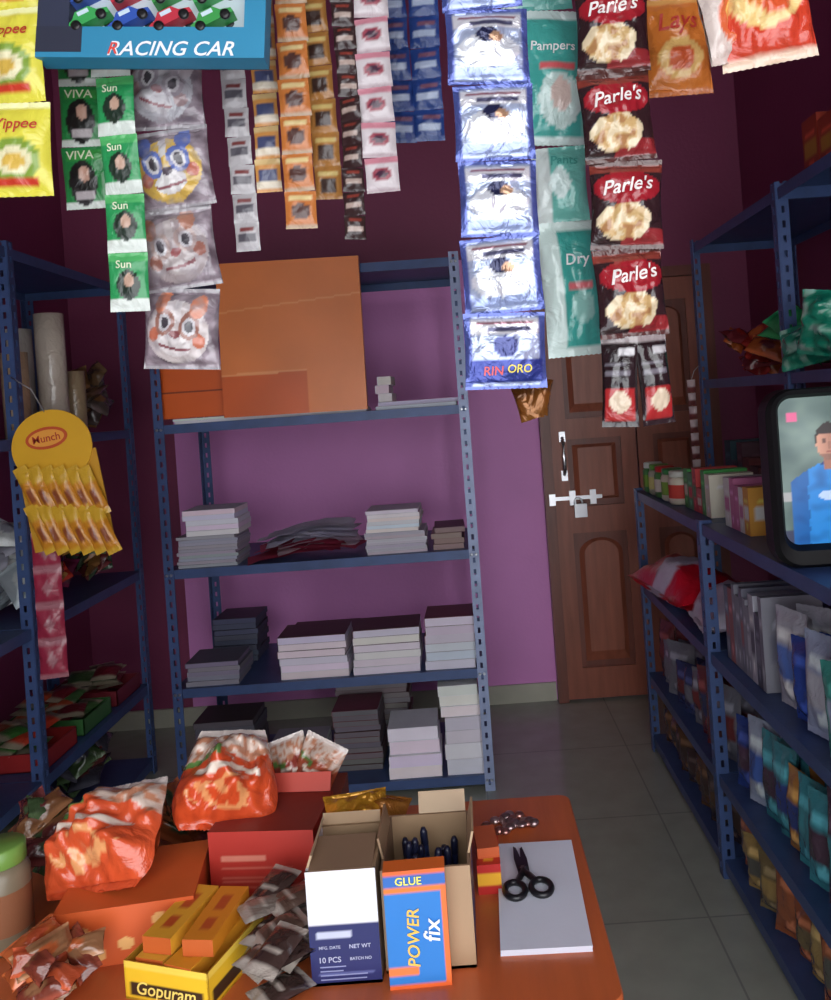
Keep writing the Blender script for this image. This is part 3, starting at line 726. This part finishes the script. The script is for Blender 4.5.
clutter_bag('loose_snack_packet_heap', -.60, 1.12, TZ+.010, .16, .10, .08, [(150, 64, 36), (110, 50, 36), (130, 90, 60), (160, 80, 40)], 21, 12)
clutter_bag('loose_snack_packet_heap', -.73, 1.44, TZ+.014, .20, .14, .11, [(60, 80, 50), (120, 80, 50), (90, 40, 40)], 22, 14)
clutter_bag('loose_snack_packet_heap', -.55, 1.49, TZ+.012, .2, .14, .09, [(90, 40, 34), (130, 70, 40), (50, 70, 46)], 23, 14)

# ------------------------------------------------------------ hanging rods and strips
RZ = 2.46
RODS = (1.15, 1.22, 1.3, 1.36, 1.42, 1.5)
mb = MB()
for Y in RODS:
    mb.tube([(XL+.005, Y, RZ), (XR-.005, Y, RZ)], .006, (120, 120, 125), 'steel', 8)
mb.build('hanging_rod')
def strip(name, X, Y, Zb, w, h, designs, mat='plastic', bulge=.008, texts=(), n=None, top=2.27, nx=12, ny=14, sway=2.5, gap=0.0, rzs=8):
    mb = MB(); Y = min(RODS, key=lambda r: abs(r-Y)); z = Zb+h/2; i = 0; xo = 0
    ph = R.uniform(0, 6)
    while (z < top if n is None else i < n):
        xo = .0035*math.sin(ph+z*9)
        d = designs[i % len(designs)]
        mb.pouch(T(X+xo, Y, z, rz=R.uniform(-rzs, rzs), ry=R.uniform(-sway, sway), rx=R.uniform(-3, 3)), w*R.uniform(.97, 1.02), h*1.0, bulge, d, mat, nx, ny, texts=texts if not callable(texts) else texts(i))
        z += h+gap; i += 1
    zt = z-h/2
    mb.tube([(X+xo, Y, zt-.006), (X, Y, (zt+RZ)/2), (X, Y, RZ-.004)], .0012, (190, 190, 190), 'smoothplastic', 5)
    return mb.build(name)
def bands(*bs):
    def f(u, v):
        c = bs[0]
        for b in bs[1:]:
            if len(b) == 5 and b[0] <= v <= b[1] and b[2] <= u <= b[3]: c = b[4]
            elif len(b) == 6 and ((u-b[0])/b[2])**2+((v-b[1])/b[3])**2 <= 1: c = b[4]
        return c
    return f
strip('yellow_snack_packet_strip', -.612, 1.2, 1.838, .10, .134, [bands((222, 214, 74), (.5, .38, .40, .22, (130, 160, 60), 0), (.5, .36, .28, .15, (230, 224, 180), 0), (.5, .36, .16, .08, (216, 180, 80), 0), (.1, .2, .2, .8, (200, 60, 40)), (.92, 1, 0, 1, (236, 236, 170)))],
      bulge=.016, texts=(('Yippee', .55, .74, .6, (190, 60, 44), .2),), nx=20, ny=24)
lady = bands((36, 130, 66), (.0, .10, 0, 1, (206, 214, 206)), (.42, .42, .30, .36, (26, 26, 26), 0), (.46, .56, .12, .13, (190, 150, 132), 0), (.14, .28, .25, .65, (180, 172, 174)), (.80, .95, .1, .9, (60, 154, 70)))
strip('green_shampoo_sachet_strip', -.570, 1.36, 1.85, .074, .098, [lady], bulge=.006, nx=24, ny=30, texts=(('VIVA', .4, .87, .6, (220, 226, 196), 0),))
strip('green_shampoo_sachet_strip', -.494, 1.3, 1.673, .060, .090, [bands((42, 146, 84), (.0, .2, 0, 1, (206, 214, 206)), (.5, .45, .3, .26, (30, 46, 36), 0), (.52, .52, .12, .12, (190, 156, 136), 0), (.86, 1, 0, 1, (80, 174, 100)))], bulge=.006, nx=24, ny=30,
      texts=(('Sun', .4, .80, .4, (220, 226, 196), 0),))
def maskd(face, ring, eye, ear, snout, tilt=0.0, nose=(150, 60, 60)):
    film = (134, 122, 130)
    def mixf(c, n):
        k = min(.75, .30+.7*max(0, n))
        return tuple(int(c[i]*(1-k)+(166, 158, 164)[i]*k) for i in range(3))
    def f(u, v):
        x = (u-.5)*2; yv = (v-.5)*2
        n = noise.noise(Vector((u*5, v*7, tilt*9+3))) + .4*noise.noise(Vector((u*14, v*18, tilt*9)))
        x, yv = x*math.cos(tilt)-yv*math.sin(tilt), x*math.sin(tilt)+yv*math.cos(tilt)
        if v < .04 or v > .96: return (160, 156, 160)
        for sx in (-1, 1):
            if ((x-sx*.5)/.2)**2+((yv-.62)/.3)**2 < 1: return mixf(ear, n)
        if (x/.84)**2+((yv+.08)/.78)**2 > 1: return (int(film[0]+50*n), int(film[1]+50*n), int(film[2]+50*n))
        for sx in (-1, 1):
            if ((x-sx*.34)/.10)**2+((yv-.10)/.15)**2 < 1: return mixf((30, 28, 34), n-.3)
            if ((x-sx*.34)/.17)**2+((yv-.10)/.22)**2 < 1: return mixf((214, 214, 216), n)
            if ((x-sx*.34)/.27)**2+((yv-.12)/.34)**2 < 1: return mixf(eye, n)
            if ((x-sx*.60)/.16)**2+((yv+.22)/.18)**2 < 1: return mixf(ring, n)
        if (x/.15)**2+((yv+.14)/.10)**2 < 1: return mixf(nose, n)
        if (x/.42)**2+((yv+.40)/.28)**2 < 1:
            if abs(yv+.50-.3*x*x) < .035: return mixf((120, 50, 56), 0)
            return mixf(snout, n)
        if abs(x) < .1 and yv > .2: return mixf(snout, n)
        return mixf(face, n)
    return f
strip('toy_face_mask_strip', -.436, 1.36, 1.583, .128, .128,
      [maskd((216, 206, 200), (214, 100, 60), (150, 90, 70), (214, 110, 66), (236, 232, 228), .15, (120, 40, 40)), maskd((160, 146, 144), (150, 80, 60), (176, 150, 140), (170, 100, 70), (185, 175, 170), -.2),
       maskd((224, 176, 50), (200, 90, 60), (70, 96, 180), (60, 84, 170), (230, 228, 224), -.12, (60, 50, 60)), maskd((170, 172, 178), (160, 130, 130), (140, 130, 140), (180, 170, 175), (196, 196, 198), .3)],
      bulge=.026, nx=60, ny=60, mat='film', sway=5)
strip('white_sachet_strip', -.338, 1.42, 1.776, .042, .048, [bands((176, 172, 174), (.3, .6, .15, .85, (84, 80, 88)), (.7, .8, .2, .8, (120, 60, 60)))], bulge=.005)
strip('orange_sachet_strip', -.29, 1.42, 1.872, .042, .055, [bands((206, 144, 76), (.35, .65, .15, .85, (70, 76, 110)), (.1, .3, 0, 1, (220, 208, 186)), (.85, 1, 0, 1, (214, 184, 130)))], bulge=.005)
strip('orange_sachet_strip', -.229, 1.36, 1.794, .050, .060, [bands((190, 114, 56), (.5, .45, .3, .22, (80, 50, 44), 0), (.78, .9, .1, .9, (220, 196, 140)), (0, .1, 0, 1, (170, 140, 110)))], bulge=.006)
strip('orange_sachet_strip', -.197, 1.42, 1.853, .046, .056, [bands((176, 122, 62), (.2, .6, .2, .8, (60, 40, 34)), (.7, .85, .1, .9, (210, 184, 116)))], bulge=.006)
strip('coffee_sachet_strip', -.146, 1.36, 1.771, .036, .038, [bands((52, 34, 34), (.3, .55, .1, .9, (170, 150, 140)), (.75, .9, .2, .8, (130, 56, 46)))], bulge=.006, rzs=25)
strip('pink_white_sachet_strip', -.097, 1.36, 1.843, .055, .056, [bands((206, 196, 198), (.5, .5, .28, .2, (150, 60, 76), 0), (.5, .5, .2, .12, (70, 40, 60), 0), (.85, 1, 0, 1, (200, 130, 144)), (0, .1, 0, 1, (170, 150, 155)))], bulge=.006)
for X in (-.07, -.016):
    strip('blue_sachet_strip', X, 1.5, 1.963, .054, .055, [bands((34, 64, 130), (.3, .55, .1, .9, (170, 184, 208)), (.7, .8, .3, .9, (120, 80, 100)))], bulge=.006, top=2.36)
base_s = ((84, 98, 168), (.06, .94, .07, .93, (176, 188, 216)), (.72, .92, .08, .92, (234, 234, 240)), (.84, .88, .14, .86, (140, 70, 90)), (.76, .80, .3, .8, (80, 80, 110)))
surf = bands(*base_s, (.10, .20, .1, .9, (150, 164, 206)), (.5, .42, .38, .22, (232, 236, 244), 0), (.5, .62, .15, .10, (40, 44, 80), 0), (.60, .58, .09, .06, (190, 150, 120), 0))
surf0 = bands(*base_s, (.5, .56, .16, .14, (60, 68, 124), 0), (.10, .38, .06, .94, (46, 60, 140)))
strip('detergent_sachet_strip', .069, 1.15, 1.513, .110, .103, [surf0]+[surf]*9, 'foil', bulge=.012, nx=30, ny=30,
      texts=lambda i: (('RIN', .34, .24, .24, (220, 90, 90), .1), ('ORO', .66, .26, .3, (236, 214, 90), .1)) if i == 0 else (), sway=2)
mb = MB()
for i in range(3): mb.pouch(T(.105+.012*(i-1), 1.22-.003*i, 1.492+.004*i, rz=i*20-20, ry=(i-1)*14), .028, .052, .008, lambda u, v: (130, 80, 30) if v < .7 else (100, 60, 24), 'foil', 8, 10)
mb.tube([(.105, 1.22, 1.515), (.105, 1.22, 2.0), (.105, 1.22, RZ-.004)], .0008, (160, 160, 160), 'smoothplastic', 5)
mb.build('golden_toffee_packet')
mb = MB()
def diaper(u, v):
    if v < .07 or v > .93 or u < .12: return (206, 226, 222)
    if u > .88: return (120, 196, 184)
    if ((u-.58)/.30)**2+((v-.32)/.2)**2 < 1:
        return (220, 198, 188) if ((u-.6)/.15)**2+((v-.36)/.12)**2 < 1 else (200, 226, 220)
    if .54 < v < .58 and .3 < u < .8: return (220, 100, 104)
    return (72, 172, 162)
dtx = (('Pampers', .5, .70, .62, (240, 246, 246), .12),)
mb.pouch(T(.190, 1.42, 2.028, rz=6, ry=2), .125, .225, .022, diaper, 'film', 28, 40, texts=dtx)
mb.pouch(T(.192, 1.42, 1.850, rz=-5), .092, .125, .02, bands((110, 186, 174), (0, 1, 0, .32, (216, 228, 224)), (.5, .5, .2, .2, (200, 222, 218), 0)), 'film', 20, 22, texts=(('Pants', .6, .8, .5, (60, 150, 140), .1),))
mb.pouch(T(.200, 1.42, 1.675, rz=8, ry=-2), .104, .225, .02, bands((206, 226, 220), (.08, .92, .30, .95, (66, 166, 156)), (.62, .36, .2, .12, (150, 206, 196), 0), (.5, .53, .4, .8, (214, 110, 116))), 'film', 24, 36, texts=(('Dry', .6, .70, .4, (240, 246, 246), .1),))
mb.pouch(T(.174, 1.42, 2.205, rz=0), .12, .125, .02, bands((206, 224, 220), (.0, .8, .2, 1, (100, 176, 166))), 'film', 16, 16)
mb.tube([(.174, 1.42, 2.25), (.174, 1.42, RZ-.004)], .0012, (190, 190, 190), 'smoothplastic', 5)
mb.build('diaper_packet_strip')
def chips(u, v):
    n = noise.noise(Vector((u*7, v*7, 3)))
    if v < .06 or v > .95: return (80, 44, 40)
    if v > .86: return (130, 56, 46)
    if ((u-.5)/.47)**2+((v-.68)/.19)**2 < 1: return (156, 32, 42)
    if ((u-.44)/.36)**2+((v-.30)/.20)**2 < 1+.35*n:
        return (222, 204, 168) if n > .05 else ((200, 166, 112) if n > -.2 else (170, 124, 80))
    if v < .22 and u > .4: return (140, 42, 44)
    return (48, 30, 32)
minip = bands((36, 26, 28), (.08, .42, .1, .9, (170, 44, 44)), (.56, .62, .1, .8, (120, 116, 124)), (.68, .72, .1, .7, (110, 106, 114)), (.78, .88, .5, .9, (190, 188, 190)), (.5, .28, .3, .12, (215, 196, 170), 0), (.93, 1, 0, 1, (150, 140, 140)))
mb = MB()
for i, zc in enumerate((1.648, 1.782, 1.917, 2.053, 2.19)):
    X = .272+.003*math.sin(i*2.1)
    mb.pouch(T(X, 1.3, zc, rz=R.uniform(-10, 10), ry=R.uniform(-3, 3)), .112, .136, .026, chips, 'film', 40, 44, texts=(("Parle's", .5, .70, .72, (240, 232, 228), .35, 6),))
for k, dx in ((0, -.026), (1, .028)):
    mb.pouch(T(.272+dx, 1.3+.004*k, 1.513, rz=-12+30*k, ry=3-6*k), .056, .138, .014, minip, 'film', 18, 36)
mb.tube([(.272, 1.3, 2.25), (.272, 1.3, RZ-.004)], .0012, (190, 190, 190), 'smoothplastic', 5)
mb.build('chips_packet_strip')
och = bands((210, 122, 50), (.5, .36, .34, .2, (226, 184, 110), 0), (.5, .34, .2, .12, (200, 90, 46), 0), (0, .06, 0, 1, (200, 120, 70)), (.94, 1, 0, 1, (216, 160, 90)))
strip('orange_chips_packet_strip', .405, 1.42, 1.985, .115, .16, [och], bulge=.028, nx=24, ny=28, n=2, texts=(('Lays', .5, .7, .6, (190, 56, 40), .2),), mat='film')
mb = MB()
rch = bands((204, 66, 42), (.5, .5, .42, .24, (232, 200, 130), 0), (.46, .54, .22, .12, (216, 120, 50), 0), (.6, .42, .16, .08, (214, 90, 50), 0), (0, .07, 0, 1, (226, 200, 176)), (.93, 1, 0, 1, (226, 200, 176)))
mb.pouch(T(.445, 1.15, 2.01, rz=-10, ry=-4), .125, .17, .03, rch, 'film', 28, 30, texts=(('Kurkure', .5, .78, .7, (236, 220, 90), .2, 5),), wr=.5)
mb.pouch(T(.396, 1.158, 2.000, rz=20, ry=-12), .08, .13, .026, bands((214, 198, 188), (.5, .45, .36, .28, (210, 100, 56), 0), (.5, .45, .2, .15, (226, 184, 100), 0)), 'film', 24, 26, wr=.5)
mb.tube([(.45, 1.15, 2.07), (.45, 1.15, 2.3), (.45, 1.15, RZ-.004)], .0012, (190, 190, 190), 'smoothplastic', 5)
mb.tube([(.395, 1.155, 2.06), (.43, 1.152, 2.3), (.45, 1.15, 2.3)], .0012, (190, 190, 190), 'smoothplastic', 5)
mb.build('red_chips_packet_strip')

# racing-car toy box
mb = MB(); M = T(-.405, 1.205, 2.018, ry=4.2, rx=-6)
w, h, d = .325, .24, .035
TB = (44, 134, 172)
mb.box(-w/2, w/2, -.002+d, d, 0, h, (40, 44, 60), 'card', M)
mb.box(-w/2, w/2, 0, d, 0, .046, TB, 'card', M); mb.box(-w/2, w/2, 0, d, h-.02, h, TB, 'card', M)
mb.box(-w/2, -w/2+.045, 0, d, .046, h-.02, (44, 50, 72), 'card', M); mb.box(w/2-.03, w/2, 0, d, .046, h-.02, TB, 'card', M)
mb.box(-w/2+.045, w/2-.03, d-.01, d-.002, .046, h-.02, (196, 210, 216), 'card', M)
mb.box(-w/2, -w/2+.065, -.0008, 0, 0.008, .046, (40, 44, 62), 'card', M)
mb.text('RACING CAR', M @ T(.030, -.0015, .013), .18, (235, 240, 245), shear=.3)
mb.text('R', M @ T(-.0525, -.002, .013), .014, (220, 70, 60), shear=.3)
def car(M, c):
    prof = [(-.03, .006), (-.03, .014), (-.02, .017), (-.012, .026), (.008, .026), (.016, .017), (.03, .013), (.031, .006)]
    n = len(prof); vs = [(p[0], -.012, p[1]) for p in prof]+[(p[0], .012, p[1]) for p in prof]
    mb.add(vs, [tuple(range(n)), tuple(range(2*n-1, n-1, -1))]+[(i, (i+1) % n, n+(i+1) % n, n+i) for i in range(n)], c, 'smoothplastic', M)
    for X in (-.018, .019):
        for yy in (-.0145, .0105): mb.lathe(M @ T(X, yy+.004, .007, 90), [(.003, 0), (.007, 0), (.007, .004), (.003, .0045)], (24, 24, 26), 'smoothplastic', 12)
    mb.box(-.010, .006, -.0125, -.012, .018, .024, (200, 220, 230), 'card', M)
cc = [(60, 160, 84), (50, 84, 170), (186, 50, 66), (60, 150, 74)]
for r_ in range(4):
    for i in range(4):
        car(M @ T(-w/2+.076+i*.059, .014, .050+r_*.042, ry=-28, s=1.05), cc[(i+r_) % 4])
mb.tube([(-.08, .03, h), (-.03, .0, h+.09), (0, .03, h+.20)], .0012, (190, 190, 190), 'smoothplastic', 5, M)
mb.tube([(.08, .03, h), (.03, .0, h+.09), (0, .03, h+.20)], .0012, (190, 190, 190), 'smoothplastic', 5, M)
mb.build('toy_car_box')

# ------------------------------------------------------------ light
w = bpy.data.worlds.new('World'); sc.world = w; w.use_nodes = True
bg = w.node_tree.nodes['Background']; bg.inputs['Color'].default_value = (.90, .94, 1.0, 1); bg.inputs['Strength'].default_value = 3.4
sd = bpy.data.lights.new('daylight', 'SUN'); sd.energy = 1.0; sd.angle = math.radians(60); sd.color = (1, .95, .88)
so = bpy.data.objects.new('daylight', sd); so.rotation_euler = (math.radians(76), 0, math.radians(10)); so.location = (0, -3, 4); sc.collection.objects.link(so)

# ------------------------------------------------------------ camera
cd = bpy.data.cameras.new('camera'); co = bpy.data.objects.new('camera', cd); sc.collection.objects.link(co)
co.location = (0, 0, 1.5); co.rotation_euler = (PI/2, .07, 0)
cd.sensor_width = 36; cd.lens = 30.6; cd.shift_x = -.0445; cd.shift_y = -.098; cd.clip_start = .05
sc.camera = co
sc.view_settings.view_transform = 'Standard'
